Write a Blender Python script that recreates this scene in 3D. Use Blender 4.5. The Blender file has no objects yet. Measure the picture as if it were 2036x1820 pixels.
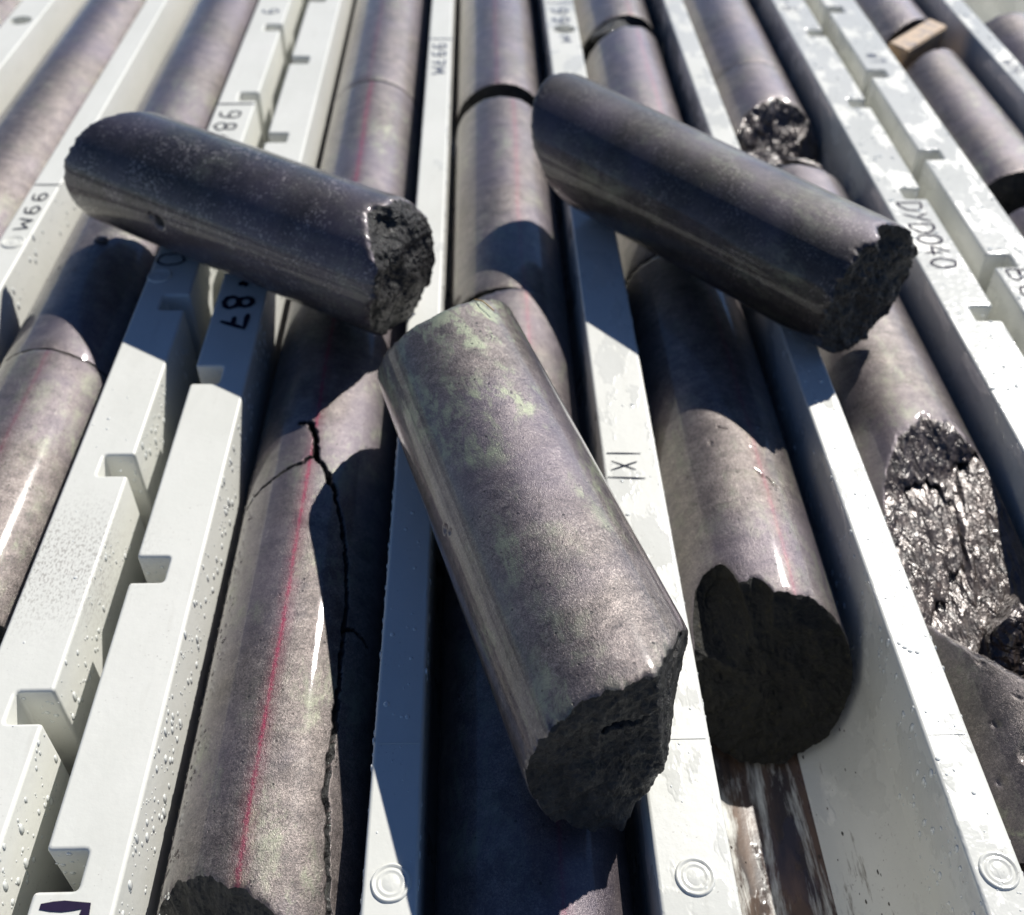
import bpy, bmesh, math, random
import numpy as np
from mathutils import Vector, Matrix, noise
scene = bpy.context.scene
C = scene.collection
R = math.radians
rnd = random.Random(7)

# ---------------------------------------------------------------- camera
CAMH = .2546
pitch, yaw, roll = R(43.514), R(2.197), R(1.0)
F = Vector((math.sin(yaw)*math.cos(pitch), math.cos(yaw)*math.cos(pitch), -math.sin(pitch)))
Rt = Vector((math.cos(yaw), -math.sin(yaw), 0)); U = Rt.cross(F)
Rr = math.cos(roll)*Rt + math.sin(roll)*U; Ur = -math.sin(roll)*Rt + math.cos(roll)*U
cd = bpy.data.cameras.new('camera'); cam = bpy.data.objects.new('camera', cd); C.objects.link(cam)
m = Matrix((Rr, Ur, -F)).transposed().to_4x4(); m.translation = Vector((0, 0, CAMH))
cam.matrix_world = m
cd.sensor_width = 36; cd.sensor_fit = 'HORIZONTAL'; cd.lens = 36*2076/2036
cd.clip_start = .01; cd.clip_end = 50
cd.dof.use_dof = True; cd.dof.focus_distance = .275; cd.dof.aperture_fstop = 15
scene.camera = cam

# ---------------------------------------------------------------- light
SUN = Vector((.66, .88, 1)).normalized()
w = bpy.data.worlds.new('World'); scene.world = w; w.use_nodes = True
nt = w.node_tree; bg = nt.nodes['Background']
sky = nt.nodes.new('ShaderNodeTexSky'); sky.sky_type = 'NISHITA'; sky.sun_disc = False
sky.sun_elevation = math.asin(SUN.z); sky.sun_rotation = math.atan2(SUN.x, SUN.y)
sky.air_density = .75; sky.dust_density = .0; sky.ozone_density = 3.0
tint = nt.nodes.new('ShaderNodeMix'); tint.data_type = 'RGBA'; tint.blend_type = 'MULTIPLY'; tint.inputs[0].default_value = 1
tint.inputs[7].default_value = (.86, .95, 1.14, 1)   # camera white balance leaves the open shade blue
nt.links.new(sky.outputs[0], tint.inputs[6]); nt.links.new(tint.outputs[2], bg.inputs[0]); bg.inputs[1].default_value = .052
sd = bpy.data.lights.new('sun', 'SUN'); sd.energy = 5.0; sd.angle = R(.53); sd.color = (1, .965, .905)
so = bpy.data.objects.new('sun', sd); C.objects.link(so)
so.rotation_euler = SUN.to_track_quat('Z', 'Y').to_euler(); so.location = SUN*3
scene.view_settings.view_transform = 'Standard'; scene.view_settings.look = 'None'
scene.view_settings.exposure = .2; scene.view_settings.gamma = 1

# ---------------------------------------------------------------- node helpers
class NT:
    def __init__(s, name):
        s.m = bpy.data.materials.new(name); s.m.use_nodes = True
        s.t = s.m.node_tree; s.b = s.t.nodes['Principled BSDF']
    def n(s, typ, **kw):
        k = s.t.nodes.new(typ)
        for a, v in kw.items(): setattr(k, a, v)
        return k
    def l(s, a, b): s.t.links.new(a, b)
    def inp(s, node, key, v):
        if hasattr(v, 'is_output') or isinstance(v, bpy.types.NodeSocket): s.l(v, node.inputs[key])
        else: node.inputs[key].default_value = v
    def math(s, op, a, b=None, c=None, clamp=False):
        k = s.n('ShaderNodeMath', operation=op); k.use_clamp = clamp
        s.inp(k, 0, a)
        if b is not None: s.inp(k, 1, b)
        if c is not None: s.inp(k, 2, c)
        return k.outputs[0]
    def noise(s, vec, scale, detail=4, rough=.55, dist=0):
        k = s.n('ShaderNodeTexNoise'); s.l(vec, k.inputs['Vector'])
        k.inputs['Scale'].default_value = scale; k.inputs['Detail'].default_value = detail
        k.inputs['Roughness'].default_value = rough; k.inputs['Distortion'].default_value = dist
        return k.outputs['Fac']
    def vor(s, vec, scale, feature='F1'):
        k = s.n('ShaderNodeTexVoronoi', feature=feature); s.l(vec, k.inputs['Vector']); k.inputs['Scale'].default_value = scale
        return k.outputs['Distance']
    def ramp(s, fac, stops):
        k = s.n('ShaderNodeValToRGB'); s.l(fac, k.inputs[0]); e = k.color_ramp.elements
        while len(e) < len(stops): e.new(.5)
        for i, (p, c) in enumerate(stops):
            e[i].position = p; e[i].color = (c, c, c, 1) if not isinstance(c, tuple) else (*c, 1)
        return k.outputs[0]
    def mix(s, fac, a, b):
        k = s.n('ShaderNodeMix', data_type='RGBA'); s.inp(k, 0, fac)
        for i, v in ((6, a), (7, b)):
            if isinstance(v, tuple): k.inputs[i].default_value = (*v, 1)
            else: s.l(v, k.inputs[i])
        return k.outputs[2]
    def map(s, vec, scale=(1, 1, 1), loc=(0, 0, 0)):
        k = s.n('ShaderNodeMapping'); s.l(vec, k.inputs[0]); k.inputs['Scale'].default_value = scale; k.inputs['Location'].default_value = loc
        return k.outputs[0]
    def bump(s, h, dist, strength=1, normal=None):
        k = s.n('ShaderNodeBump'); s.l(h, k.inputs['Height']); k.inputs['Distance'].default_value = dist; k.inputs['Strength'].default_value = strength
        if normal is not None: s.l(normal, k.inputs['Normal'])
        return k.outputs[0]
    def coord(s): return s.n('ShaderNodeTexCoord').outputs['Object']
    def attr(s, name):
        k = s.n('ShaderNodeAttribute'); k.attribute_type = 'OBJECT'; k.attribute_name = name
        return k.outputs['Fac']
    def P(s, key, v): s.inp(s.b, key, v if not isinstance(v, tuple) else (*v, 1))

# ---------------------------------------------------------------- materials
def mat_core():
    s = NT('wet_core_surface'); co0 = s.coord()
    off = s.n('ShaderNodeCombineXYZ'); sh = s.attr('shift')
    for i in range(3): s.l(sh, off.inputs[i])
    vm = s.n('ShaderNodeVectorMath', operation='ADD'); s.l(co0, vm.inputs[0]); s.l(off.outputs[0], vm.inputs[1]); co = vm.outputs[0]
    uv = s.n('ShaderNodeUVMap'); sep = s.n('ShaderNodeSeparateXYZ'); s.l(uv.outputs[0], sep.inputs[0]); vlen = sep.outputs[1]
    big = s.noise(co, 28, 5, .6, .4)
    fine = s.noise(s.map(co, (.75, 1, 1)), 3600, 2, .7); fin2 = s.noise(co, 1500, 3, .75)
    med = s.noise(s.map(co, (1.15, .8, .8)), 150, 8, .78)
    base = s.ramp(med, [(.3, (.058, .046, .042)), (.48, (.137, .114, .105)), (.62, (.212, .180, .164)), (.72, (.32, .28, .255))])
    speck = s.ramp(s.math('ADD', s.math('MULTIPLY', fine, .5), s.math('MULTIPLY', fin2, .5)), [(.37, .22), (.5, .95), (.63, 2.1)])
    mul = s.n('ShaderNodeMix', data_type='RGBA', blend_type='MULTIPLY'); mul.inputs[0].default_value = .8
    s.l(base, mul.inputs[6]); s.l(speck, mul.inputs[7]); base = mul.outputs[2]
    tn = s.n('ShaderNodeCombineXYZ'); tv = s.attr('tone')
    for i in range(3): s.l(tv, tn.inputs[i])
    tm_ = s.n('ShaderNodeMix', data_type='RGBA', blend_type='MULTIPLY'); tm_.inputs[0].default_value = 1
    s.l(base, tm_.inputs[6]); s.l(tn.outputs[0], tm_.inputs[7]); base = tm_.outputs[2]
    fl = s.n('ShaderNodeTexVoronoi', feature='F1'); s.l(co, fl.inputs['Vector']); fl.inputs['Scale'].default_value = 1500
    flake = s.math('GREATER_THAN', s.n('ShaderNodeSeparateColor').outputs[0], .5)
    sepc = flake.node.inputs[0].links[0].from_node; s.l(fl.outputs['Color'], sepc.inputs[0])
    flake = s.ramp(sepc.outputs[0], [(.80, 0.), (.88, 1.)])
    flake = s.math('MULTIPLY', flake, s.ramp(s.noise(s.map(co, (1, 1, 1), (9, 4, 4)), 75, 5, .7), [(.44, .12), (.6, 1.)]))
    base = s.mix(s.math('MULTIPLY', s.math('MULTIPLY', flake, s.attr('flake')), .75), base, (.46, .42, .39))
    dk = s.ramp(s.noise(s.map(co, (1, 1, 1), (2, 8, 4)), 120, 6, .75), [(.34, .55), (.46, 0.)])
    base = s.mix(dk, base, (.05, .043, .045))
    # violet-grey and yellow-green mineral patches
    vio = s.ramp(s.noise(s.map(co, (1, 1, 1), (3, 1, 2)), 22, 3, .5), [(.42, 0.), (.62, .38)])
    base = s.mix(vio, base, (.15, .125, .175))
    gm = s.math('MULTIPLY', s.ramp(s.noise(s.map(co, (.5, 1, 1), (7, 7, 1)), 110, 9, .8, .3), [(.48, 0.), (.6, 1.)]), s.ramp(big, [(.47, 0.), (.62, 1.)]))
    gf = s.math('SUBTRACT', 1., s.math('MULTIPLY', s.attr('gfall'), s.math('MULTIPLY_ADD', vlen, 14., -.35, clamp=True)), clamp=True)
    gm = s.math('MULTIPLY', s.math('MULTIPLY', gm, s.attr('green')), gf)
    base = s.mix(s.math('MULTIPLY', gm, .62, clamp=True), base, (.27, .295, .205))
    scr = s.ramp(s.noise(s.map(co, (16, 1, 1), (3, 3, 3)), 90, 5, .8, .4), [(.58, 0.), (.66, .5)])
    base = s.mix(scr, base, (.05, .043, .042))
    # thin dark veins and pits
    ve = s.n('ShaderNodeTexVoronoi', feature='DISTANCE_TO_EDGE'); wv = s.n('ShaderNodeVectorMath', operation='ADD')
    nz = s.n('ShaderNodeTexNoise'); s.l(co, nz.inputs['Vector']); nz.inputs['Scale'].default_value = 60
    sc = s.n('ShaderNodeVectorMath', operation='SCALE'); s.l(nz.outputs['Color'], sc.inputs[0]); sc.inputs['Scale'].default_value = .03
    s.l(co, wv.inputs[0]); s.l(sc.outputs[0], wv.inputs[1]); s.l(wv.outputs[0], ve.inputs['Vector']); ve.inputs['Scale'].default_value = 24
    vein = s.math('MULTIPLY', s.ramp(ve.outputs['Distance'], [(0., .5), (.008, 0.)]), s.ramp(s.noise(co, 45, 2), [(.58, 0.), (.64, 1.)]))
    pit = s.math('MULTIPLY', s.ramp(s.vor(co, 420), [(.12, 1.), (.2, 0.)]), s.ramp(s.noise(co, 130, 2), [(.55, 0.), (.63, 1.)]))
    dark = s.math('MAXIMUM', vein, pit)
    base = s.mix(s.math('MULTIPLY', dark, .75), base, (.012, .01, .01))
    # magenta orientation line
    comb = s.n('ShaderNodeCombineXYZ'); s.l(sep.outputs[1], comb.inputs[0]); s.l(sh, comb.inputs[1])
    wob = s.math('MULTIPLY', s.math('SUBTRACT', s.noise(comb.outputs[0], 14, 2), .5), .02)
    d = s.math('ABSOLUTE', s.math('SUBTRACT', s.math('SUBTRACT', sep.outputs[0], s.attr('line_u')), wob))
    d = s.math('ADD', d, s.math('MULTIPLY', s.math('SUBTRACT', fin2, .5), .016))
    core_l = s.ramp(d, [(.0018, 1.), (.0058, 0.)]); halo = s.ramp(d, [(.0, .28), (.022, 0.)])
    lm = s.math('MULTIPLY', s.math('MAXIMUM', s.math('MULTIPLY', core_l, .85), halo), s.attr('line_on'), clamp=True)
    base = s.mix(s.math('MULTIPLY', lm, s.math('MULTIPLY_ADD', s.noise(co, 160, 5, .8), 2.2, -.35, clamp=True)), base, (.30, .008, .06))
    s.P('Base Color', base)
    s.P('Metallic', .5); s.P('Specular IOR Level', .7)
    wet = s.ramp(s.noise(s.map(co, (.25, 1, 1), (1, 5, 9)), 34, 4, .6), [(.4, 0.), (.58, 1.)])
    s.P('Roughness', s.math('ADD', .42, s.math('MULTIPLY', wet, -.05)))
    b1 = s.bump(s.math('ADD', fine, s.math('MULTIPLY', fin2, .8)), .0002, .8)
    b2 = s.bump(pit, -.0002, .6, b1)
    s.P('Normal', b2)
    s.P('Coat Weight', s.math('MULTIPLY_ADD', wet, .35, .65)); s.P('Coat Roughness', s.math('MULTIPLY_ADD', wet, .05, .05)); s.P('Coat IOR', 1.42)
    cb = s.bump(s.math('ADD', s.noise(s.map(co, (.3, 1, 1)), 260, 2, .5), s.math('MULTIPLY', fine, .12)), .00010, .5)
    s.P('Coat Normal', cb)
    return s.m
def mat_fracture(name, base1, base2, rough, coat, bumpd, tint=(.1, .11, .07)):
    s = NT(name); co0 = s.coord()
    off = s.n('ShaderNodeCombineXYZ'); sh = s.attr('shift')
    for i in range(3): s.l(sh, off.inputs[i])
    vm = s.n('ShaderNodeVectorMath', operation='ADD'); s.l(co0, vm.inputs[0]); s.l(off.outputs[0], vm.inputs[1]); co = vm.outputs[0]
    a = s.noise(co, 220, 6, .7, .5); f = s.noise(co, 1300, 4, .7)
    col = s.mix(s.ramp(a, [(.35, 0.), (.65, 1.)]), base1, base2)
    col = s.mix(s.math('MULTIPLY', s.ramp(s.noise(s.map(co, (1, 1, 1), (4, 2, 8)), 340, 6, .75), [(.55, 0.), (.68, 1.)]), .6), col, tint)
    s.P('Base Color', col); s.P('Roughness', rough); s.P('Metallic', .15 if coat < .9 else .42)
    v = s.vor(co, 500)
    h = s.math('ADD', s.math('ADD', s.math('MULTIPLY', a, 1.6), s.math('MULTIPLY', f, .5)), s.math('MULTIPLY', v, .5))
    wh = s.math('ADD', s.noise(s.map(co, (.35, 1, 1)), 300, 3, .55, .8), s.math('MULTIPLY', s.noise(co, 1000, 2), .1))
    s.P('Normal', s.bump(wh, .0015, 1.0) if coat > .9 else s.bump(h, bumpd, 1.0))
    s.P('Coat Weight', coat); s.P('Coat Roughness', .05 if coat < .9 else .3)
    wh = s.math('ADD', s.noise(s.map(co, (.35, 1, 1)), 300, 3, .55, .8), s.math('MULTIPLY', s.noise(co, 1000, 2), .1))
    s.P('Coat Normal', s.bump(wh, .0015, 1.0) if coat > .9 else s.bump(h, bumpd*.8, 1.0))
    return s.m
def mat_plastic():
    s = NT('white_tray_plastic'); co = s.n('ShaderNodeNewGeometry').outputs['Position']
    sep = s.n('ShaderNodeSeparateXYZ'); s.l(co, sep.inputs[0]); x, y, z = sep.outputs
    col = s.mix(s.ramp(s.noise(co, 18, 3), [(.35, 0.), (.7, 1.)]), (.705, .71, .655), (.745, .745, .695))
    # grime specks and smears
    sp = s.math('MULTIPLY', s.ramp(s.noise(co, 900, 2, .6), [(.64, 0.), (.72, 1.)]), s.ramp(s.noise(co, 55, 4, .7), [(.5, 0.), (.68, .95)]))
    vd = s.n('ShaderNodeVectorMath', operation='DISTANCE'); s.l(co, vd.inputs[0]); vd.inputs[1].default_value = (-.1345, .222, 0)
    dust = s.math('MULTIPLY', s.ramp(vd.outputs['Value'], [(.008, 1.), (.034, 0.)]), s.ramp(s.noise(s.map(co, (1, .45, 1)), 1300, 3, .7), [(.50, 0.), (.60, .8)]))
    sp = s.math('MAXIMUM', sp, dust)
    col = s.mix(s.math('MULTIPLY', sp, .7), col, (.16, .13, .11))
    sm = s.ramp(s.noise(s.map(co, (2.2, .35, 1)), 60, 5, .7), [(.6, 0.), (.8, .35)])
    col = s.mix(sm, col, (.5, .48, .42))
    gr = s.ramp(s.noise(s.map(co, (1.4, .5, 1), (5, 2, 0)), 26, 6, .75), [(.45, 0.), (.75, .28)]); col = s.mix(gr, col, (.50, .50, .45))
    # mud in the bottoms of the channels
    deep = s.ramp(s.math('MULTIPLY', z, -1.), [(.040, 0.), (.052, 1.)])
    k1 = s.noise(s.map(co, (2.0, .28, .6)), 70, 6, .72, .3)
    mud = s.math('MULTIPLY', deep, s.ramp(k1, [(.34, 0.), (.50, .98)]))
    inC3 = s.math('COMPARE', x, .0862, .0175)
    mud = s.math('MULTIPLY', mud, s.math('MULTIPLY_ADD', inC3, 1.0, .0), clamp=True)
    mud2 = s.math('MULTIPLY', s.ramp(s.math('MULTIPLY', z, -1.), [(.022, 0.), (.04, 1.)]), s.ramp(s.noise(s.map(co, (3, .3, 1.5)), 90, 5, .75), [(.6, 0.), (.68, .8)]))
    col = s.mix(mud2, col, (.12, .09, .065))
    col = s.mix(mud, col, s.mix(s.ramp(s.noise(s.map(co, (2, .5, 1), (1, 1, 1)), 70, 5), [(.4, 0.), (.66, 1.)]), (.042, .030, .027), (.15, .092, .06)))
    s.P('Base Color', col)
    wn = s.noise(s.map(co, (1.6, .8, 1), (2, 3, 0)), 42, 4, .62)
    xm = s.math('MULTIPLY_ADD', s.ramp(s.math('MULTIPLY_ADD', x, 2.2, .35), [(.22, .0), (.34, .72), (.85, 1.)]), .36, -.28)
    wet = s.ramp(s.math('ADD', wn, xm), [(.525, 0.), (.565, 1.)])
    s.P('Roughness', s.math('MULTIPLY_ADD', wet, -.25, .38))
    s.P('Coat Weight', s.math('MULTIPLY', wet, .55)); s.P('Coat Roughness', .16)
    bh = s.noise(co, 300, 3, .6)
    s.P('Coat Normal', s.bump(s.noise(co, 300, 2, .5), .0006, .6))
    s.P('Normal', s.bump(bh, .00018, .5, s.bump(wet, .00015, .6)))
    s.P('Specular IOR Level', .5)
    s.P('Subsurface Weight', .0)
    return s.m
def mat_simple(name, col, rough=.5, **kw):
    s = NT(name); co = s.coord()
    n = s.noise(co, 300, 3)
    s.P('Base Color', s.mix(n, tuple(c*.8 for c in col), tuple(min(1, c*1.2) for c in col))); s.P('Roughness', rough)
    for k, v in kw.items(): s.P(k, v)
    return s.m
def mat_water():
    s = NT('water'); s.P('Base Color', (1., 1., 1.)); s.P('Roughness', 0.); s.P('IOR', 1.33); s.P('Transmission Weight', 1.)
    return s.m
def mat_dropw():
    s = NT('water_on_plastic'); s.P('Base Color', (.76, .78, .75)); s.P('Roughness', .0); s.P('IOR', 1.33); s.P('Transmission Weight', .0)
    s.P('Specular IOR Level', 1.0); s.P('Coat Weight', 1.); s.P('Coat Roughness', .02)
    return s.m
def mat_wood():
    s = NT('pine_wood'); co = s.coord()
    g = s.noise(s.map(co, (1, .12, 1)), 500, 4, .6)
    c = s.mix(g, (.55, .38, .22), (.38, .23, .12))
    c = s.mix(s.ramp(s.noise(co, 130, 4), [(.5, 0.), (.62, .75)]), c, (.13, .1, .11))
    s.P('Base Color', c); s.P('Roughness', .6); s.P('Normal', s.bump(g, .0003, .6)); s.P('Coat Weight', .3)
    return s.m
def mat_ground():
    s = NT('dark_gravel'); co = s.coord()
    n = s.noise(co, 90, 6, .7)
    s.P('Base Color', s.ramp(n, [(.3, (.02, .017, .014)), (.7, (.09, .075, .06))])); s.P('Roughness', .9); s.P('Normal', s.bump(n, .006, 1))
    return s.m
CORE = mat_core()
FRAC = mat_fracture('dark_broken_rock', (.007, .007, .008), (.036, .034, .031), .5, .35, .0011, (.055, .06, .042))
FRACW = mat_fracture('wet_broken_rock', (.025, .020, .018), (.12, .092, .08), .33, 1.0, .0016, (.09, .05, .03))
FRACO = mat_fracture('olive_broken_rock', (.006, .0055, .004), (.016, .015, .010), .6, .1, .0009, (.05, .043, .012))
DROPW = mat_dropw(); PLAS = mat_plastic(); WATER = mat_water(); WOOD = mat_wood(); GROUND = mat_ground()
INK = mat_simple('black_marker_ink', (.012, .016, .035), .8, **{'Specular IOR Level': .05})
INKB = mat_simple('blue_marker_ink', (.03, .055, .13), .8, **{'Specular IOR Level': .05})
INKP = mat_simple('purple_marker_ink', (.025, .018, .045), .8, **{'Specular IOR Level': .05})
GREYP = mat_simple('grey_rubber', (.2, .21, .19), .6)

# ---------------------------------------------------------------- object helpers
def link(name, me, mat, parent=None):
    o = bpy.data.objects.new(name, me); C.objects.link(o)
    for mm in (mat if isinstance(mat, (list, tuple)) else [mat]): me.materials.append(mm)
    if parent is not None: o.parent = parent
    return o
def thing(name, label, cat, mw=None, group=None):
    o = bpy.data.objects.new(name, None); C.objects.link(o); o.empty_display_size = .01
    o['label'] = label; o['category'] = cat
    if group: o['group'] = group
    if mw is not None: o.matrix_world = mw
    return o
def mesh_np(name, V, Q, smooth=True, matidx=None, uv=None):
    me = bpy.data.meshes.new(name)
    V = np.asarray(V, np.float32); Q = np.asarray(Q, np.int32)
    me.vertices.add(len(V)); me.vertices.foreach_set('co', V.ravel())
    k = Q.shape[1]
    me.loops.add(Q.size); me.loops.foreach_set('vertex_index', Q.ravel())
    me.polygons.add(len(Q)); me.polygons.foreach_set('loop_start', np.arange(0, Q.size, k, dtype=np.int32))
    me.polygons.foreach_set('loop_total', np.full(len(Q), k, np.int32))
    me.polygons.foreach_set('use_smooth', np.full(len(Q), smooth, bool))
    if matidx is not None: me.polygons.foreach_set('material_index', np.asarray(matidx, np.int32))
    if uv is not None:
        ul = me.uv_layers.new(name='UVMap'); ul.data.foreach_set('uv', np.asarray(uv, np.float32)[Q.ravel()].ravel())
    me.update(calc_edges=True); me.validate()
    return me

def fr(x, y, z, octv=5, g=.55):
    v = 0; a = 1; f = 1; t = 0
    for i in range(octv):
        v += a*noise.noise(Vector((x*f, y*f, z*f+i*3.1))); t += a; a *= g; f *= 2.1
    return v/t
def endf(off=0., ky=0., kz=0., amp=.0012, freq=90, seed=0., facet=0., rim=.0, bites=(), cuts=(), lim=None):
    """fracture height over the cross-section (y,z); bites=(theta_deg,width_deg,depth) chips at the rim;
    cuts=(ny,nz,d,slope) extra break planes"""
    def f(y, z):
        v = off + ky*y + kz*z + amp*fr(y*freq+seed, z*freq+seed*1.7, seed, 6, .62)*2
        if facet:
            q = noise.voronoi(Vector((y*70+seed, z*70, seed)))[0]
            v += facet*(q[1]-q[0])
        r = math.hypot(y, z); th = math.degrees(math.atan2(y, z))
        bm_ = 0
        for bt, bw, bd in bites:
            d = abs((th-bt+180) % 360-180)/bw
            if d < 1: bm_ = max(bm_, bd*(1-d**3)*min(1, max(0, (r/.0268-.45)/.35)))
        v -= bm_
        for ny, nz, dd, sl in cuts:
            e = ny*y+nz*z-dd
            if e > 0: v -= e*sl
        if lim is not None and v > lim: v = lim+(v-lim)*.06
        return v
    return f

def core(label, p0, p1, e0, e1, R0=.0268, nu=128, nv=60, grooves=(), line=None, green=1., gfall=0., flake=.22, tone=None, group=None, seed=1., spin=0,
         facemat=None, name='drill_core', cap0=True, cap1=True, faces_n=26, capgroove=(), line_s=.4, chipsize=.0005, pits=()):
    p0 = Vector(p0); p1 = Vector(p1); e = (p1-p0).normalized(); L = (p1-p0).length
    ly = Vector((0, 0, 1)).cross(e).normalized(); lz = e.cross(ly)
    mw = Matrix((e, ly, lz)).transposed().to_4x4(); mw.translation = p0
    t = thing(name, label, 'drill core', mw, group)
    facemat = facemat or FRAC
    th = np.linspace(-math.pi, math.pi, nu+1)
    # uneven rows: finer near both ends
    tt = np.linspace(0, 1, nv+1)
    a = np.array([e0(R0*math.sin(x), R0*math.cos(x)) for x in th]); b = L+np.array([e1(R0*math.sin(x), R0*math.cos(x)) for x in th])
    a[-1] = a[0]; b[-1] = b[0]
    S = a[None, :]+(b-a)[None, :]*tt[:, None]; T = np.repeat(th[None, :], nv+1, 0)
    rad = np.full_like(S, R0)
    # gentle waviness and chipping of the rims
    for (dist) in (S-a[None, :], b[None, :]-S):
        k = np.exp(-np.clip(dist, 0, None)/.0009)
        nn = np.array([noise.noise(Vector((math.sin(x)*14, math.cos(x)*14, seed)))*.5+.5 for x in th])
        rad -= chipsize*k*nn[None, :]*1.6
    gd = np.zeros_like(S)
    for pts, wd, dp in grooves:
        P = [(math.radians(q[0])*R0, q[1]) for q in pts]
        # jagged resampling of the crack line
        JP = []
        for i in range(len(P)-1):
            n = max(2, int(math.hypot(P[i+1][0]-P[i][0], P[i+1][1]-P[i][1])/.0012))
            for k in range(n):
                f_ = k/n; x = P[i][0]*(1-f_)+P[i+1][0]*f_; s_ = P[i][1]*(1-f_)+P[i+1][1]*f_
                dx = P[i+1][0]-P[i][0]; ds = P[i+1][1]-P[i][1]; l = math.hypot(dx, ds)+1e-9
                w_ = noise.noise(Vector((x*420, s_*420, 3.3)))*.0011+noise.noise(Vector((x*1300, s_*1300, 8.)))*.0004
                JP.append((x-ds/l*w_, s_+dx/l*w_))
        JP.append(P[-1])
        X = T*R0; best = np.full_like(S, 9.)
        for i in range(len(JP)-1):
            x0, s0 = JP[i]; x1, s1 = JP[i+1]; dx, ds = x1-x0, s1-s0; l2 = dx*dx+ds*ds+1e-12
            u = np.clip(((X-x0)*dx+(S-s0)*ds)/l2, 0, 1)
            wf = .62+1.1*abs(noise.noise(Vector((x0*160, s0*160, 2.2))))
            best = np.minimum(best, np.hypot(X-x0-u*dx, S-s0-u*ds)/wf)
        g = np.clip((wd-best)/(wd*.35), 0, 1)*dp
        gd = np.maximum(gd, g)
    for pt, ps, pr in pits:
        dd = np.hypot((T-math.radians(pt))*R0, S-ps); gd = np.maximum(gd, np.clip(1-(dd/pr)**2, 0, 1)*pr*.5)
    rad -= gd
    V = np.stack([S, rad*np.sin(T), rad*np.cos(T)], -1).reshape(-1, 3)
    idx = np.arange((nv+1)*(nu+1)).reshape(nv+1, nu+1)
    Q = np.stack([idx[:-1, :-1], idx[:-1, 1:], idx[1:, 1:], idx[1:, :-1]], -1).reshape(-1, 4)
    g4 = gd.ravel()[Q].mean(1); mi = (g4 > .0009).astype(int)
    uv = np.stack([(T/(2*math.pi)+.5).ravel(), S.ravel()], -1)
    me = mesh_np('core_side', V, Q, True, mi, uv)
    o = link('core_side', me, [CORE, facemat], t)
    o['line_u'] = float(.5+(line or 0)/360.); o['line_on'] = line_s if line is not None else 0.
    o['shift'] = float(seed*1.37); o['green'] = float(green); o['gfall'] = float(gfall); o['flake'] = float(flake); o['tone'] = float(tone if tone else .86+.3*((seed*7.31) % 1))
    def cap(fn, edge, sgn):
        nr = faces_n; V = []; 
        rr = np.linspace(1, 0, nr+1)[:-1]
        re = rad[-1] if sgn > 0 else rad[0]; se = edge
        for ri, q in enumerate(rr):
            for j in range(nu):
                if ri == 0:
                    V.append((se[j], re[j]*math.sin(th[j]), re[j]*math.cos(th[j])))
                else:
                    y = re[j]*q*math.sin(th[j]); z = re[j]*q*math.cos(th[j])
                    s = (L if sgn > 0 else 0)+fn(y, z)
                    for pts, wd, dp in (capgroove if sgn > 0 else ()):
                        dm = 9
                        for i in range(len(pts)-1):
                            y0, z0 = pts[i]; y1, z1 = pts[i+1]; dy, dz = y1-y0, z1-z0
                            u = max(0, min(1, ((y-y0)*dy+(z-z0)*dz)/(dy*dy+dz*dz)))
                            dm = min(dm, math.hypot(y-y0-u*dy+noise.noise(Vector((y*300, z*300, 1)))*.0012, z-z0-u*dz+noise.noise(Vector((y*300, z*300, 5)))*.0012))
                        if dm < wd: s -= dp*min(1, (1-dm/wd)*2)
                    V.append((s, y, z))
        V.append(((L if sgn > 0 else 0)+fn(0, 0), 0, 0)); c = len(V)-1
        me = bpy.data.meshes.new('broken_face'); Fs = []
        for i in range(nr-1):
            for j in range(nu):
                k = (j+1) % nu
                q = (i*nu+j, (i+1)*nu+j, (i+1)*nu+k, i*nu+k)
                Fs.append(q if sgn < 0 else q[::-1])
        for j in range(nu):
            k = (j+1) % nu; q = ((nr-1)*nu+j, c, (nr-1)*nu+k); Fs.append(q if sgn < 0 else q[::-1])
        me.from_pydata(V, [], Fs); me.update()
        for p in me.polygons: p.use_smooth = True
        me.update()
        f = link('broken_face', me, facemat, t); f['shift'] = float(seed)
        return f
    if cap0: cap(e0, a, -1)
    if cap1: cap(e1, b, 1)
    return t

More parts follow.
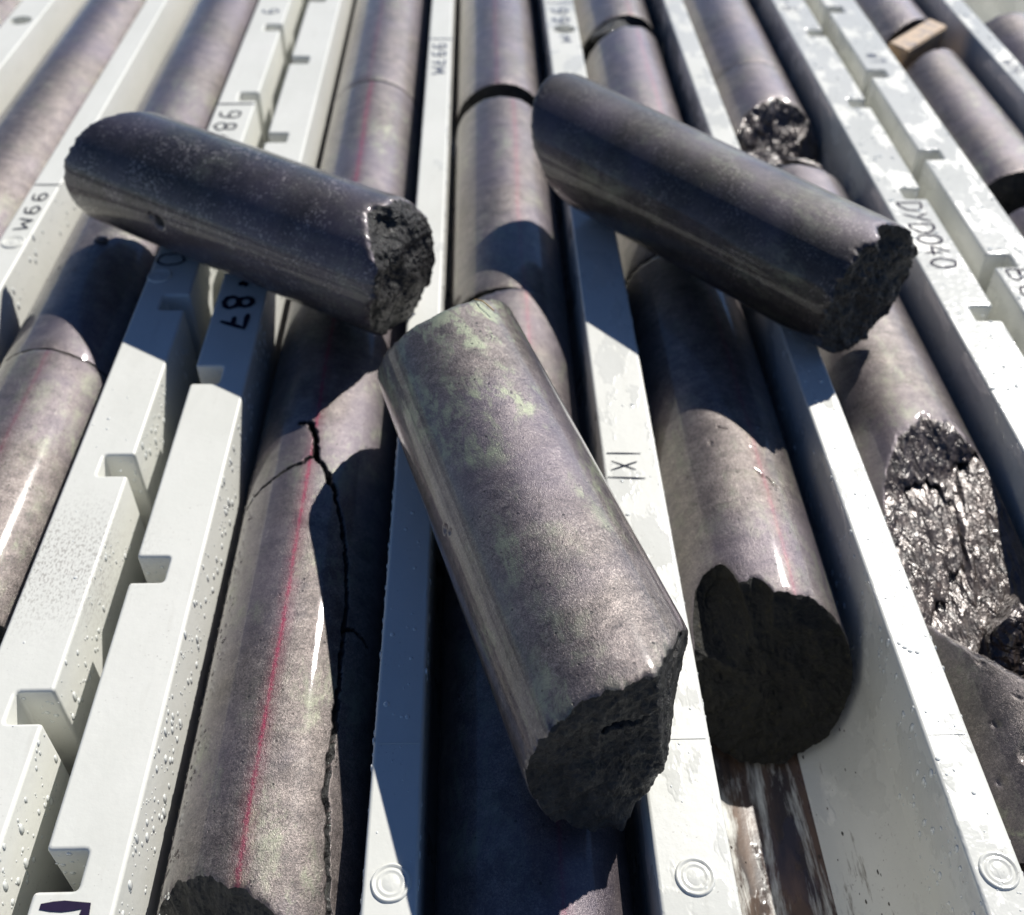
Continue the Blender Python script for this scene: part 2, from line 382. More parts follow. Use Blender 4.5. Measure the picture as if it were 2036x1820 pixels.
# ---------------------------------------------------------------- trays
def round_poly(P, r=.0013, n=3):
    out = []; N = len(P)
    for i in range(N):
        a, b, c = Vector(P[i-1]), Vector(P[i]), Vector(P[(i+1) % N])
        d0 = (a-b).normalized(); d1 = (c-b).normalized()
        s = b+d0*r; e = b+d1*r; ctr = b+d0*r+d1*r
        for k in range(n+1):
            t = k/n; q = (s*(1-t)**2+b*2*t*(1-t)+e*t*t); out.append((q.x, q.y))
    return out
def prism(bm, P, ztop=0., zbot=-.058, bev=.0011, seg=4, rc=.0013, holes=()):
    """solid with rounded plan corners and a rounded top edge; P counter-clockwise"""
    P = round_poly(P, rc); N = len(P); nrm = []
    for i in range(N):
        a, b, c = Vector(P[i-1]), Vector(P[i]), Vector(P[(i+1) % N])
        d0 = (b-a); d1 = (c-b)
        if d0.length < 1e-7: d0 = d1
        if d1.length < 1e-7: d1 = d0
        n0 = Vector((-d0.y, d0.x)).normalized(); n1 = Vector((-d1.y, d1.x)).normalized()
        n = (n0+n1).normalized(); n = n/max(.4, n.dot(n0)); nrm.append(n)
    rings = [[bm.verts.new((p[0], p[1], zbot)) for p in P]]
    for k in range(seg+1):
        f = math.pi/2*k/seg; o = bev*(1-math.cos(f)); z = ztop-bev+bev*math.sin(f)
        rings.append([bm.verts.new((p[0]+n.x*o, p[1]+n.y*o, z)) for p, n in zip(P, nrm)])
    for a, b in zip(rings[:-1], rings[1:]):
        for i in range(N):
            j = (i+1) % N; f = bm.faces.new((a[i], a[j], b[j], b[i])); f.smooth = True
    top = rings[-1]; E_ = [bm.edges.get((top[i], top[(i+1) % N])) for i in range(N)]
    for hx, hy, hr in holes:
        n = 40; c0 = [bm.verts.new((hx+hr*math.cos(2*math.pi*k/n), hy+hr*math.sin(2*math.pi*k/n), ztop)) for k in range(n)]
        c1 = [bm.verts.new((v.co.x, v.co.y, ztop-.006)) for v in c0]
        E_ += [bm.edges.new((c0[k], c0[(k+1) % n])) for k in range(n)]
        for k in range(n): bm.faces.new((c0[k], c0[(k+1) % n], c1[(k+1) % n], c1[k]))
        bm.faces.new(c1)
    bmesh.ops.triangle_fill(bm, use_beauty=True, use_dissolve=False, edges=E_, normal=(0, 0, 1))
Y0, Y1 = -.02, .99
def chan(bm, xc, hw=.0303):
    n = 22; prof = []
    for k in range(n+1):
        f = math.pi*k/n; c, s_ = math.cos(f), math.sin(f)
        x = hw*math.copysign(abs(c)**.8, c); z = -.022-.0345*abs(s_)**.85
        prof.append((xc-x, z))
    ys = np.linspace(Y0+.004, Y1-.004, 60); rows = [[bm.verts.new((x, y, z)) for x, z in prof] for y in ys]
    for a, b in zip(rows[:-1], rows[1:]):
        for i in range(n):
            f = bm.faces.new((a[i], a[i+1], b[i+1], b[i])); f.smooth = True
NOTCH_M = [.1205+.0977*k for k in range(-1, 9)]
def rect(x0, x1): return [(x0, Y0), (x1, Y0), (x1, Y1), (x0, Y1)]
def notched(x0, x1, side, centres, w=.0104, d=.0107):
    P = []
    cs = sorted(c for c in centres if Y0+.01 < c < Y1-.01)
    if side > 0:
        P += [(x0, Y0), (x1, Y0)]
        for c in cs: P += [(x1, c-w/2), (x1-d, c-w/2), (x1-d, c+w/2), (x1, c+w/2)]
        P += [(x1, Y1), (x0, Y1)]
    else:
        P += [(x0, Y0), (x1, Y0), (x1, Y1), (x0, Y1)]
        for c in reversed(cs): P += [(x0, c+w/2), (x0+d, c+w/2), (x0+d, c-w/2), (x0, c-w/2)]
    return P
def tray(label, ribs, wide_hole=None, holes=()):
    t = thing('core_tray', label, 'core tray', Matrix.Translation((ribs[0][0], 0, 0)), 'white plastic core trays')
    bm = bmesh.new()
    ox = ribs[0][0]
    for i, (x0, x1, side, cs) in enumerate(ribs):
        P = notched(x0, x1, side, cs) if side else rect(x0, x1)
        h = [q for q in holes if x0 < q[0] < x1]
        prism(bm, P, holes=h)
    for a, b in zip(ribs[:-1], ribs[1:]): chan(bm, (a[1]+b[0])/2)
    # end walls closing the channels
    for a, b in zip(ribs[:-1], ribs[1:]):
        for ya, yb in ((Y0, Y0+.008), (Y1-.008, Y1)):
            prism(bm, [(a[1]-.0015, ya+.0004), (b[0]+.0015, ya+.0004), (b[0]+.0015, yb), (a[1]-.0015, yb)], ztop=-.0012)
    bmesh.ops.translate(bm, verts=bm.verts, vec=(-ox, 0, 0))
    bmesh.ops.recalc_face_normals(bm, faces=bm.faces)
    me = bpy.data.meshes.new('tray_body'); bm.to_mesh(me); bm.free()
    o = link('tray_body', me, PLAS, t)
    return t
MID = [(-.1111, -.0901, -1, NOTCH_M), (-.0308, -.017, 0, None), (.0423, .0622, 0, None), (.122, .135, 0, None),
       (.1945, .2161, 1, [.254+.0993*k for k in range(-2, 8)])]
LEFT = [(-.449, -.428, -1, NOTCH_M), (-.3685, -.3552, 0, None), (-.2958, -.2758, 0, None), (-.2163, -.203, 0, None),
        (-.1435, -.1228, 1, [.168+.0980*k for k in range(-1, 9)])]
RIGHT = [(.2273, .2501, -1, [.393+.0991*k for k in range(-3, 6)]), (.3096, .3229, 0, None), (.3824, .4024, 0, None), (.4619, .4752, 0, None),
         (.5347, .556, 1, NOTCH_M)]
tm = tray('white plastic core tray in the middle, marked 997M, carrying the three loose cores', MID, holes=[(.0532, .6562, .0068)])
tl = tray('white plastic core tray on the left, its rib marked 99M', LEFT, holes=[(-.2858, .668, .0068)])
tr = tray('white plastic core tray on the right, the one holding the small wooden block', RIGHT)
def world_parent(o, t):
    o.parent = t; o.matrix_parent_inverse = t.matrix_world.inverted()
    return o
# shift of object coordinates: all three trays share one material that reads local x, so keep the mud only in the middle one
# ribs' round moulded bosses
def boss(x, y, t, r=.0047):
    prof = [(0, .00025), (r*.45, .00025), (r*.52, .00012), (r*.60, .00040), (r*.70, .00045), (r*.78, .00015), (r*.86, .00022), (r*.93, .0006), (r, .0006), (r*1.06, .0003), (r*1.1, -.0002)]
    n = 40; V = []; Fs = []
    for k, (a, z) in enumerate(prof):
        for j in range(n):
            f = 2*math.pi*j/n; q = 1+.02*noise.noise(Vector((math.cos(f)*2, math.sin(f)*2, k*.2+x*50)))
            V.append((a*math.cos(f)*q, a*math.sin(f)*q, z+.00006*noise.noise(Vector((a*900*math.cos(f), a*900*math.sin(f), x*99)))))
    for k in range(len(prof)-1):
        for j in range(n):
            i = (j+1) % n
            Fs.append((k*n+j, (k+1)*n+j, (k+1)*n+i, k*n+i))
    me = bpy.data.meshes.new('moulded_boss'); me.from_pydata(V, [], Fs)
    for p in me.polygons: p.use_smooth = True
    o = link('moulded_boss', me, PLAS); o.location = (x, y, 0); world_parent(o, t)
for x in (-.0237, .0520, .1288): boss(x, .1155, tm)
boss(-.2090, .4105, tl); boss(-.1384, .3833, tl)
# mould seams across the ribs
for x0, x1 in ((-.0306, -.0172), (.0425, .0620), (.1222, .1348)):
    me = bpy.data.meshes.new('mould_seam'); bm = bmesh.new(); 
    bmesh.ops.create_cube(bm, size=1, matrix=Matrix.Translation(((x0+x1)/2, .1545, .00002))@Matrix.Diagonal((x1-x0-.0022, .00035, .0003, 1)))
    bm.to_mesh(me); bm.free(); world_parent(link('mould_seam', me, PLAS), tm)

# ---------------------------------------------------------------- handwriting (stroke glyphs; x right, y up, unit box)
def arc(cx, cy, rx, ry, a0, a1, n=14):
    return [(cx+rx*math.cos(R(a0+(a1-a0)*k/n)), cy+ry*math.sin(R(a0+(a1-a0)*k/n))) for k in range(n+1)]
GL = {
 '0': [arc(.5, .5, .42, .5, 95, 455, 22)], 'O': [arc(.5, .5, .45, .48, 95, 455, 22)],
 '9': [arc(.45, .72, .34, .27, 20, 380, 18)+[(.8, .6), (.72, .2), (.55, .03), (.2, .02)]],
 '8': [arc(.5, .75, .28, .24, -90, 270, 16), arc(.5, .25, .34, .25, 90, 450, 16)],
 '6': [[(.75, .97), (.4, .8), (.2, .45)]+arc(.5, .27, .32, .26, 160, 520, 18)],
 '7': [[(.08, .97), (.9, .97), (.45, 0)], [(.25, .5), (.75, .52)]],
 '4': [[(.55, 1), (.05, .35), (.95, .35)], [(.66, .7), (.64, 0)]],
 'M': [[(.02, 0), (.12, 1), (.5, .35), (.86, 1), (1, 0)]],
 'D': [[(.1, 1), (.12, 0)], [(.02, .98), (.55, .95), (.92, .65), (.9, .3), (.5, .02), (.02, .0)]],
 'Y': [[(.05, 1), (.45, .55)], [(.95, 1), (.2, 0)]],
 'B': [[(.1, 1), (.1, 0)], [(.1, .98), (.6, .95), (.7, .75), (.55, .55), (.1, .5), (.75, .45), (.85, .22), (.6, .02), (.1, 0)]],
 'C': [arc(.55, .5, .45, .5, 50, 310, 16)],
 'X': [[(.1, 1), (.9, 0)], [(.9, 1), (.05, .05)]],
 'I': [[(.5, 1.25), (.45, -.2)]], '|': [[(.5, 1.6), (.5, -.45)]], 'W': [[(0, 1), (.25, 0), (.5, .7), (.75, 0), (1, 1)]], '1': [[(.3, .8), (.55, 1), (.5, 0)]],
 'L': [[(.1, 1), (.1, 0), (.8, 0)]], '.': [arc(.5, .5, .12, .12, 0, 330, 8)], '-': [[(.1, .5), (.9, .5)]],
 'E': [[(.9, 1), (.1, 1), (.1, 0), (.9, 0)], [(.1, .5), (.7, .5)]], ' ': [],
 '[': [[(1, .0), (1, 1), (.0, 1), (.0, 0)]],
}
def write(txt, x, y, size, adv, width, mat, t, wide=None, z=.00022, jit=.09, seed=0):
    """text running towards -Y, letter tops towards +X; (x,y) = foot/start of first glyph"""
    V = []; Fs = []; rr = random.Random(seed+len(txt)); zi = 0
    wide = wide or adv*.78
    for k, ch in enumerate(txt):
        for st in GL[ch]:
            zi += 1; P = [(x+(q[1]+rr.uniform(-jit, jit)*.4)*size, y-k*adv-(q[0]+rr.uniform(-jit, jit)*.4)*wide) for q in st]
            # densify
            D = []
            for i in range(len(P)-1):
                for j in range(4): D.append((P[i][0]+(P[i+1][0]-P[i][0])*j/4, P[i][1]+(P[i+1][1]-P[i][1])*j/4))
            D.append(P[-1]); n = len(D); b = len(V)
            for i in range(n):
                a = D[max(0, i-1)]; c = D[min(n-1, i+1)]; d = math.hypot(c[0]-a[0], c[1]-a[1])+1e-9
                wv = width*(.8+.35*noise.noise(Vector((D[i][0]*600, D[i][1]*600, zi)))) * (.6 if i in (0, n-1) else 1)/2
                nx, ny = -(c[1]-a[1])/d*wv, (c[0]-a[0])/d*wv; zz = z+zi*.00002
                V += [(D[i][0]+nx, D[i][1]+ny, zz), (D[i][0]-nx, D[i][1]-ny, zz)]
            for i in range(n-1): Fs.append((b+2*i, b+2*i+1, b+2*i+3, b+2*i+2))
    me = bpy.data.meshes.new('handwriting'); me.from_pydata(V, [], Fs)
    return world_parent(link('handwriting', me, mat), t)
write('|997M', -.0278, .6445, .0078, .0115, .0013, INKB, tm, seed=1)
write('|99', .0475, .7060, .0095, .0150, .0014, INKB, tm, seed=2)
write('M', .0495, .6440, .0070, .0110, .0012, INKB, tm, seed=3)
write('IXI', .0455, .2715, .0088, .0060, .0007, INK, tm, wide=.0050, jit=.22, seed=4)
write('|986', -.1395, .5560, .0110, .0135, .0014, INK, tl, wide=.0115, seed=5)
write('|99M', -.2125, .4665, .0066, .0120, .0012, INK, tl, seed=6)
write('O', -.1420, .4010, .0120, .0100, .0013, INK, tl, wide=.0100, seed=7)
write('X.87', -.1070, .3960, .0115, .0135, .0026, INK, tm, wide=.0115, seed=8)
write('DYD040', .2000, .4440, .0112, .0098, .0012, INKP, tm, wide=.0084, seed=9)
write('BC', .2315, .3865, .0105, .0125, .0010, INKP, tr, wide=.0105, seed=10)
write('W1', .2325, .6190, .0100, .0080, .0008, INKB, tr, wide=.0065, seed=11)
write('WM', .3115, .6100, .0090, .0100, .0008, INKB, tr, seed=12)
write('9-6', .1975, .715, .0100, .0100, .0008, INKB, tm, seed=13)
write('9', -.1380, .688, .0100, .0120, .0012, INKB, tl, seed=14)
write('[', -.1080, .1115, .0110, .0130, .0030, INKP, tm, wide=.0150, seed=15)

# ---------------------------------------------------------------- cores lying in the channels
ZC = -.028
def yy(y): return -y
FL = lambda seed, **k: endf(seed=seed, **k)
flat = lambda seed: endf(amp=.0008, seed=seed)
GRP = 'drill cores lying in the tray channels'
def lay(label, x, ya, yb, e0, e1, **k):
    return core(label, (x, ya, ZC), (x, yb, ZC), e0, e1, group=GRP, **k)
# left tray
lay('long drill core in the far left corner beyond the rib with the round hole', -.3255, .96, .45, flat(1), flat(2), nu=96, nv=60, seed=11)
lay('long drill core at the left edge, between the holed rib and the rib marked 99M', -.246, .96, .20, flat(3), flat(4), nu=128, nv=160, seed=12, green=.6)
lay('drill core passing under the left end of the left loose core, in the left tray', -.1733, .96, .3345, flat(5), endf(amp=.0015, ky=.08, seed=6), nu=128, nv=160, seed=13, green=.7)
lay('short drill core with a red line and dark broken end at the left edge', -.1733, .3335, .2040, endf(amp=.0015, ky=.08, seed=6), endf(off=.003, kz=-.3, amp=.0035, seed=8), nu=192, nv=120, seed=14, line=4., green=1.0)
# middle tray channel 1
lay('faintly red lined core above the left loose core, left of the rib marked 997M', -.0605, .96, .5850, flat(9), endf(amp=.0006, seed=10, bites=()), nu=128, nv=90, seed=15, line=-6, green=.5)
CY = .5835
s0 = .9-CY
crk = [(-14., .6100), (-5., .6120), (-1, .6165), (3., .6285), (20., .6447), (35., .6707), (39.5, .6907), (40.1, .7344), (40.3, .7562), (44.7, .7726), (50.8, .7874), (52, .8120)]
crl = [(-78, .6455), (-50, .6405), (-31.2, .6372), (-11.1, .6331), (3., .6290)]
lay('long cracked core with a bright magenta line, running out at the bottom left', -.0605, CY, .1000, endf(amp=.0006, seed=10), endf(off=.005, ky=.62, kz=-.75, amp=.003, seed=12),
    nu=420, nv=900, seed=16.3, line=-2.2, line_s=1., green=1.1,
    grooves=[([(a, b-s0) for a, b in crk[:5]], .0011, .008), ([(a, b-s0) for a, b in crk[4:]], .0008, .008), ([(a, b-s0) for a, b in crl], .00055, .006), ([(41, .700-s0), (48, .699-s0), (62, .702-s0)], .0005, .004)])
# middle tray channel 2
lay('red lined core beyond the wide dark gap, right of the rib marked 997M', .01265, .96, .5805, flat(17), endf(amp=.0008, seed=18), nu=128, nv=90, seed=21, line=-5, green=.4)
lay('red lined core between the two crossing loose cores, right of the rib marked 997M', .01265, .5630, .3760, endf(amp=.0008, seed=19, off=.0), endf(amp=.0012, seed=20, ky=.1), nu=192, nv=140, seed=22.6, line=12, green=.8)
lay('core lying underneath the near loose core and out of the bottom of the picture', .01265, .3745, -.01, endf(amp=.0016, seed=20, ky=-.1), flat(23), nu=192, nv=220, seed=23, line=14, green=1.)
# middle tray channel 3
lay('core at the top right of the middle tray ending at a jagged dark break', .0921, .96, .6830, flat(24), endf(off=0, ky=-.35, amp=.0022, seed=25), nu=128, nv=80, seed=24, line=14, green=.5)
lay('core passing under the middle of the right loose core', .0921, .6640, .4060, endf(ky=-.55, amp=.0030, seed=26, bites=((-30, 50, -.006),)), endf(amp=.0012, seed=27), nu=160, nv=120, seed=25, line=17, green=.5)
lay('thick core with a broken olive dark end face above the muddy empty channel', .0921, .4045, .2080, endf(amp=.0015, seed=28), endf(off=.0155, kz=-.56, amp=.0019, freq=120, seed=29, bites=((-46, 25, .019), (-18, 16, .006))),
    nu=320, nv=320, seed=26.2, line=13, green=.8, facemat=FRACO, faces_n=44,
    grooves=[([(-12, .1195), (-4, .121)], .00022, .0012), ([(8, .143), (24, .149)], .00025, .0014)], pits=((-20, .127, .0009), (10, .131, .0007), (22, .119, .0008), (-44, .139, .0009)))
# middle tray channel 4
lay('core at the top beyond the bright hairline joint, left of the rib with writing', .16475, .96, .6130, flat(30), endf(amp=.001, kz=.1, seed=31), nu=128, nv=70, seed=31, green=.5)
lay('short core ending in a sparkling wet fracture behind the right loose core', .16475, .6125, .5560, endf(amp=.001, kz=.1, seed=31), endf(off=.024, ky=-.25, kz=-1.05, amp=.0042, seed=33), nu=160, nv=70, seed=32, green=.6, facemat=FRACW, faces_n=34)
lay('core with a long glistening sloping break face, beside the right loose core end', .16475, .4900, .2905-.002, endf(amp=.002, kz=.25, ky=.25, seed=34), endf(off=.057, ky=-.35, kz=-2.15, amp=.0038, seed=35, freq=130, cuts=((0, -1, -.0165, -2.2),), lim=.126),
    nu=300, nv=200, seed=33, green=.9, facemat=FRACW, faces_n=80,
    capgroove=[([(.018, .0175), (.010, .0150), (.005, .0115), (.001, .0075), (-.008, .0050), (-.023, .0020)], .0011, .009), ([(.005, .0125), (-.004, .0160), (-.013, .0150)], .0009, .007)])
lay('smooth topped core piece below the glistening break, at the right edge', .16475, .2120, .1290, endf(off=.0123, ky=.88, kz=1.22, amp=.003, seed=37, cuts=((0, -1, -.012, -2.4),)), endf(off=.001, ky=-.2, amp=.003, seed=38), nu=256, nv=120, seed=34, tone=.62, green=1.2, facemat=FRACW, faces_n=40, chipsize=.0012,
    pits=((-28, .062, .0034), (10, .045, .0018), (-5, .035, .0014), (-40, .050, .0016), (-15, .055, .0012), (0, .064, .0022), (-50, .066, .0018), (14, .058, .0013), (-22, .044, .0010), (-34, .030, .0012)))
lay('wet core stub in the bottom right corner beside the last round boss', .16475, .1240, .0200, endf(off=.0, kz=.6, amp=.004, seed=39), endf(amp=.002, seed=40), nu=160, nv=80, seed=35, green=.4, facemat=FRACW, faces_n=36)
# right tray
lay('core at the top right ending against the wooden block', .27985, .96, .6760, flat(41), endf(amp=.0012, seed=42, ky=-.75), nu=128, nv=70, seed=41, green=.3)
lay('core between the wooden block and a wide dark gap in the right tray', .27985, .6300, .4780, endf(amp=.0014, ky=-.5, seed=43), endf(amp=.001, seed=44), nu=160, nv=110, seed=42, green=1.0)
lay('core at the right edge below the wide dark gap', .27985, .4490, .10, endf(amp=.001, seed=45), flat(46), nu=160, nv=140, seed=43, green=.5)
lay('violet core in the top right corner beyond the wet outer rib', .35265, .6900, .40, endf(amp=.001, seed=47), flat(48), nu=128, nv=70, seed=44, green=.2)

# ---------------------------------------------------------------- three loose cores lying across the ribs
LG = 'loose drill cores lying across the ribs'
F_ = core('loose core nearest the camera, with pale green patches and a black broken end', (-.0088, .2836, .0268), (.0345, .1381, .0268), 
     endf(off=-.0146, ky=-.27, kz=.5, amp=.0011, seed=50),
     endf(off=.001, amp=.0022, freq=120, seed=51, cuts=((1, .12, .0085, 1.15), (0, -1, 0, -.3), (1, -.9, .021, .7))),
     nu=360, nv=420, seed=51.7, tone=.92, flake=.4, gfall=.62, green=4.2, group=LG, faces_n=70, chipsize=.0007,
     capgroove=[([(.018, .0175), (.010, .0130), (.001, .0095), (-.006, .0075)], .0011, .006)], pits=((-72, .078, .0017), (-68, .081, .0012)))
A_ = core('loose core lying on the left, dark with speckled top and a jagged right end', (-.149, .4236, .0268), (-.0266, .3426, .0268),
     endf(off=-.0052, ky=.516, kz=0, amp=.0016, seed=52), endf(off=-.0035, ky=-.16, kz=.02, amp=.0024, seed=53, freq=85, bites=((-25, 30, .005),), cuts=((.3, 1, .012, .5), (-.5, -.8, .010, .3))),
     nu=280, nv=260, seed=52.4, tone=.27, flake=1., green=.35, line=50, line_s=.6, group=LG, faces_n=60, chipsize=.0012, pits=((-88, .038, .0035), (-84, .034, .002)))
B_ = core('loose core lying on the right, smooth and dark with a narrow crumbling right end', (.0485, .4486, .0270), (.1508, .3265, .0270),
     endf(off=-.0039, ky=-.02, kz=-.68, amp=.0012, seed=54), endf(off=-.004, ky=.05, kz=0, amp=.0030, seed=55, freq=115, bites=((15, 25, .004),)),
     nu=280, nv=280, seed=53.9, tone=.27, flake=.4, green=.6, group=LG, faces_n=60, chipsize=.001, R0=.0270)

# ---------------------------------------------------------------- rock fragments
def rock(name, label, loc, size, seed, mat=FRACW, rot=(0, 0, 0), group=None):
    bm = bmesh.new(); bmesh.ops.create_icosphere(bm, subdivisions=5, radius=1)
    rq = random.Random(seed); pl = []
    for k in range(15):
        d = Vector((rq.gauss(0, 1), rq.gauss(0, 1), rq.gauss(0, 1))).normalized(); pl.append((d, rq.uniform(.5, .85)))
    for v in bm.verts:
        p = v.co.copy()
        for d, h_ in pl:
            e = p.dot(d)-h_
            if e > 0: p -= d*e*.97
        p *= 1+.07*noise.noise(v.co*4+Vector((seed, 1, 2)))+.04*noise.noise(v.co*11)
        v.co = p; v.co.x *= size[0]*1.25; v.co.y *= size[1]*1.25; v.co.z *= size[2]*1.25
    me = bpy.data.meshes.new(name); bm.to_mesh(me); bm.free()
    o = link(name, me, mat); o.location = loc; o.rotation_euler = rot
    for p in me.polygons: p.use_smooth = False
    o['shift'] = float(seed); o['tone'] = .9; o['flake'] = .2; o['label'] = label; o['category'] = 'rock fragment'
    if group: o['group'] = group
    return o
rock('rock_chip', 'pale brown curved chip wedged behind the right loose core, by the channel wall', (.1800, .4970, -.020), (.014, .0045, .006), 3, CORE, (0, .2, -.3))['green'] = .5
rock('rock_chip', 'wet sparkling lump just behind the top edge of the right loose core', (.1600, .5180, -.030), (.017, .017, .016), 5)
rock('rock_chip', 'thin glistening splinter beside the sparkling fracture', (.1745, .5120, -.016), (.012, .003, .003), 9, FRACW, (0, .1, -.5))
rock('rock_chip', 'black wet rubble filling the break beside the smooth topped piece at the right edge', (.1760, .2060, -.030), (.014, .018, .014), 12)
rock('rock_chip', 'dark angular rubble at the right edge in front of the sloping break', (.1900, .1900, -.022), (.006, .016, .012), 14)
rock('rock_chip', 'tiny dark flake on the core under the left loose core', (-.1712, .4145, -.0008), (.0034, .0022, .0012), 17)
rock('rock_chip', 'dark crumbs in the break of the upper core between the ribs, top right', (.0835, .6720, -.010), (.012, .010, .009), 21, FRAC)
rock('rock_chip', 'black lump in the dark gap below the left loose core end', (-.1733, .1930, -.030), (.020, .012, .016), 23, FRAC)

# ---------------------------------------------------------------- wooden block
t = thing('wooden_block', 'small pine marker block wedged between two cores in the right tray', 'wooden block')
bm = bmesh.new(); bmesh.ops.create_cube(bm, size=1, matrix=Matrix.Diagonal((.046, .0135, .036, 1)))
bmesh.ops.bevel(bm, geom=bm.edges[:], offset=.0008, segments=2, affect='EDGES')
me = bpy.data.meshes.new('block_body'); bm.to_mesh(me); bm.free(); link('block_body', me, WOOD, t)
t.location = (.2735, .6480, -.0165); t.rotation_euler = (R(5), R(-4), R(42))

# ---------------------------------------------------------------- dry stalk on the near loose core
def wire(name, pts, r, mat):
    cu = bpy.data.curves.new(name, 'CURVE'); cu.dimensions = '3D'; sp = cu.splines.new('POLY'); sp.points.add(len(pts)-1)
    for p, q in zip(sp.points, pts): p.co = (*q, 1)
    cu.bevel_depth = r; cu.bevel_resolution = 2
    o = bpy.data.objects.new(name, cu); C.objects.link(o); dg = bpy.context.evaluated_depsgraph_get()
    me = bpy.data.meshes.new_from_object(o.evaluated_get(dg)); bpy.data.objects.remove(o)
    return link(name, me, mat)
STRAW = mat_simple('dry_straw', (.5, .33, .14), .6)
o = wire('grass_stalk', [(-.0022, .2895, .0525), (.0002, .2868, .0538), (.0018, .2850, .0536), (.0040, .2822, .0532)], .00022, STRAW)
o['label'] = 'tiny dry straw stalk on the far rim of the near loose core'; o['category'] = 'straw'

# ---------------------------------------------------------------- water drops
def drops(t, spots, name='water_drops', mat=None):
    """spots: (x,y,z, normal, radius); flattened beads sitting on a surface"""
    bm0 = bmesh.new(); bmesh.ops.create_icosphere(bm0, subdivisions=2, radius=1)
    bv = np.array([v.co[:] for v in bm0.verts]); bf = np.array([[v.index for v in f.verts] for f in bm0.faces]); bm0.free()
    VV = []; FF = []; b = 0; tw = t.matrix_world.translation
    for (x, y, z, n, r, st) in spots:
        n = Vector(n).normalized(); q = n.to_track_quat('Z', 'Y').to_matrix()
        M = np.array(q @ Matrix.Diagonal((r, r*st, r*.42)))
        VV.append(bv@M.T+np.array([x-tw.x, y-tw.y, z-tw.z])); FF.append(bf+b); b += len(bv)
    me = mesh_np(name, np.concatenate(VV), np.concatenate(FF), True)
    o = link(name, me, mat or DROPW, t); o['kind'] = 'stuff'
    return o
bpy.context.view_layer.update()
def sideface(x, nx, n, ylo, yhi, zlo=-.020, rmin=.0003, rmax=.0012, yb=1.5):
    out = []
    for i in range(n):
        y = ylo+(yhi-ylo)*rnd.random()**yb; r = rmin+(rmax-rmin)*rnd.random()**3
        out.append((x, y, -.0012+(zlo+.0012)*rnd.random(), (nx, 0, 0), r, rnd.uniform(1.0, 1.9)))
    return out
def topface(x0, x1, n, ylo, yhi, rmin=.0003, rmax=.0009):
    return [(rnd.uniform(x0+.0015, x1-.0015), rnd.uniform(ylo, yhi), 0, (0, 0, 1), rmin+(rmax-rmin)*rnd.random()**3, rnd.uniform(.7, 1.3)) for i in range(n)]
def notch_ok(s, centres, w=.007): return [q for q in s if all(abs(q[1]-c) > w for c in centres)]
sp = sideface(-.0901, 1, 520, .06, .45) + sideface(-.0308, -1, 330, .06, .60, -.004, .0003, .0011) + sideface(-.017, 1, 160, .06, .6, -.006) \
   + sideface(.0622, 1, 220, .06, .55, -.004, .0003, .001) + sideface(.122, -1, 300, .06, .35, -.030) + sideface(.135, 1, 160, .06, .5, -.003, .0003, .001) \
   + topface(-.0308, -.017, 40, .07, .30) + topface(.0423, .0622, 26, .07, .30) + topface(.122, .135, 90, .07, .40) + topface(.1945, .2161, 160, .3, .7, .0004, .0012)
sp += [(-.1004, c+.0052, -.002-.018*rnd.random(), (0, -1, 0), .0004+.0007*rnd.random()**2, 1) if False else (-.1108+.0100*rnd.random(), c+.0052, -.002-.020*rnd.random(), (0, -1, 0), .0003+.0006*rnd.random()**2, 1) for c in NOTCH_M[:4] for _ in range(14)]
drops(tm, sp)
lc = LEFT[-1][3]
sp = notch_ok(sideface(-.1228, 1, 420, .06, .45, -.022), lc) + topface(-.1435, -.1228, 24, .12, .5, .0003, .0007) + sideface(-.203, 1, 160, .2, .5)
sp += [(-.1330+.0100*rnd.random(), c+.0052, -.002-.020*rnd.random(), (0, -1, 0), .0003+.0006*rnd.random()**2, 1) for c in lc[:5] for _ in range(16)]
drops(tl, sp)
drops(tr, topface(.2273, .2501, 120, .3, .7, .0004, .0012)+topface(.3096, .3229, 120, .3, .7, .0004, .0012))
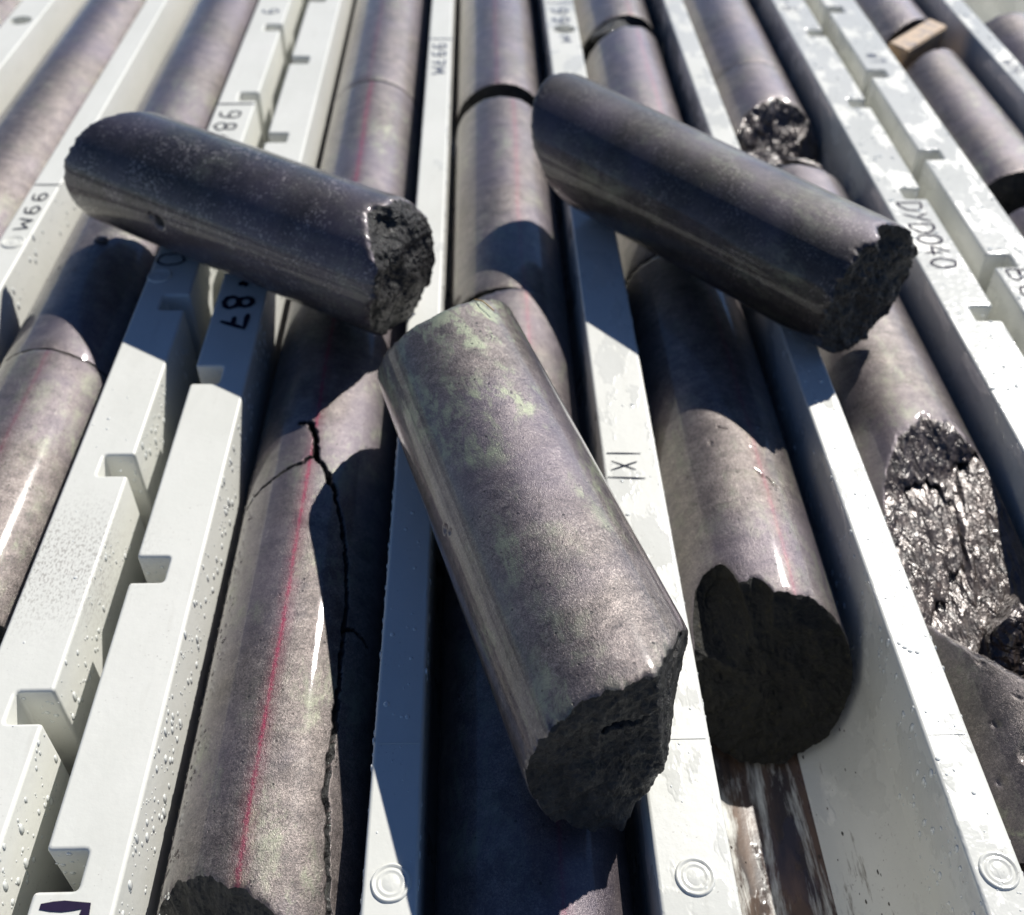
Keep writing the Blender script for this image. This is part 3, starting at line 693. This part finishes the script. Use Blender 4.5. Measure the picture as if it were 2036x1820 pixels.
# loose beads on the core under the left loose core
for i, (cx, x, n, ylo, yhi) in enumerate(((-.1733, None, 46, .385, .43), (-.0605, None, 160, .09, .28))):
    sp = []
    for k in range(n):
        a = R(rnd.gauss(-8, 16)) if i == 0 else R(rnd.uniform(-80, -48)); y = rnd.uniform(ylo, yhi)
        sp.append((cx+.0268*math.sin(a), y, ZC+.0268*math.cos(a), (math.sin(a), 0, math.cos(a)), rnd.uniform(.0003, .0008), 1))
    tt_ = [o for o in bpy.data.objects if o.name.startswith('drill_core') and o.parent is None and abs(o.matrix_world.translation.x-cx) < .001 and o.matrix_world.translation.y > yhi-.01]
    tgt = min(tt_, key=lambda o: o.matrix_world.translation.y)
    bm0 = drops(tl, sp, 'water_drops', WATER); bm0.parent = tgt
    bm0.matrix_parent_inverse = Matrix.Identity(4)
    bm0.matrix_local = tgt.matrix_world.inverted() @ Matrix.Translation(tl.matrix_world.translation)

# grit washed onto the floor of the open channel
bm = bmesh.new(); rg = random.Random(5)
for k in range(110):
    f = rg.uniform(-.9, 1.0); y = rg.uniform(.02, .19); hw = .0303
    a = math.pi/2-f*.95; x = .0921+hw*math.copysign(abs(math.cos(a))**.8, math.cos(a)); z = -.022-.0345*abs(math.sin(a))**.85
    q = rg.uniform(.00015, .0005)
    ret = bmesh.ops.create_icosphere(bm, subdivisions=1, radius=q, matrix=Matrix.Translation((x, y, z+q*.2))@Matrix.Diagonal((rg.uniform(.6, 1.2), rg.uniform(.8, 2.4), .6, 1)))
me = bpy.data.meshes.new('grit'); bm.to_mesh(me); bm.free()
o = link('grit', me, mat_simple('dark_grit', (.06, .045, .035), .5), None); o['kind'] = 'stuff'
o['label'] = 'dark grit scattered over the floor of the open muddy channel'; o['category'] = 'grit'
# ---------------------------------------------------------------- ground under the trays
bm = bmesh.new(); bmesh.ops.create_grid(bm, x_segments=40, y_segments=40, size=3)
me = bpy.data.meshes.new('ground'); bm.to_mesh(me); bm.free(); g = link('ground', me, GROUND); g.location = (0, .5, -.0625); g['kind'] = 'structure'
scene.render.resolution_x = 1024; scene.render.resolution_y = 915
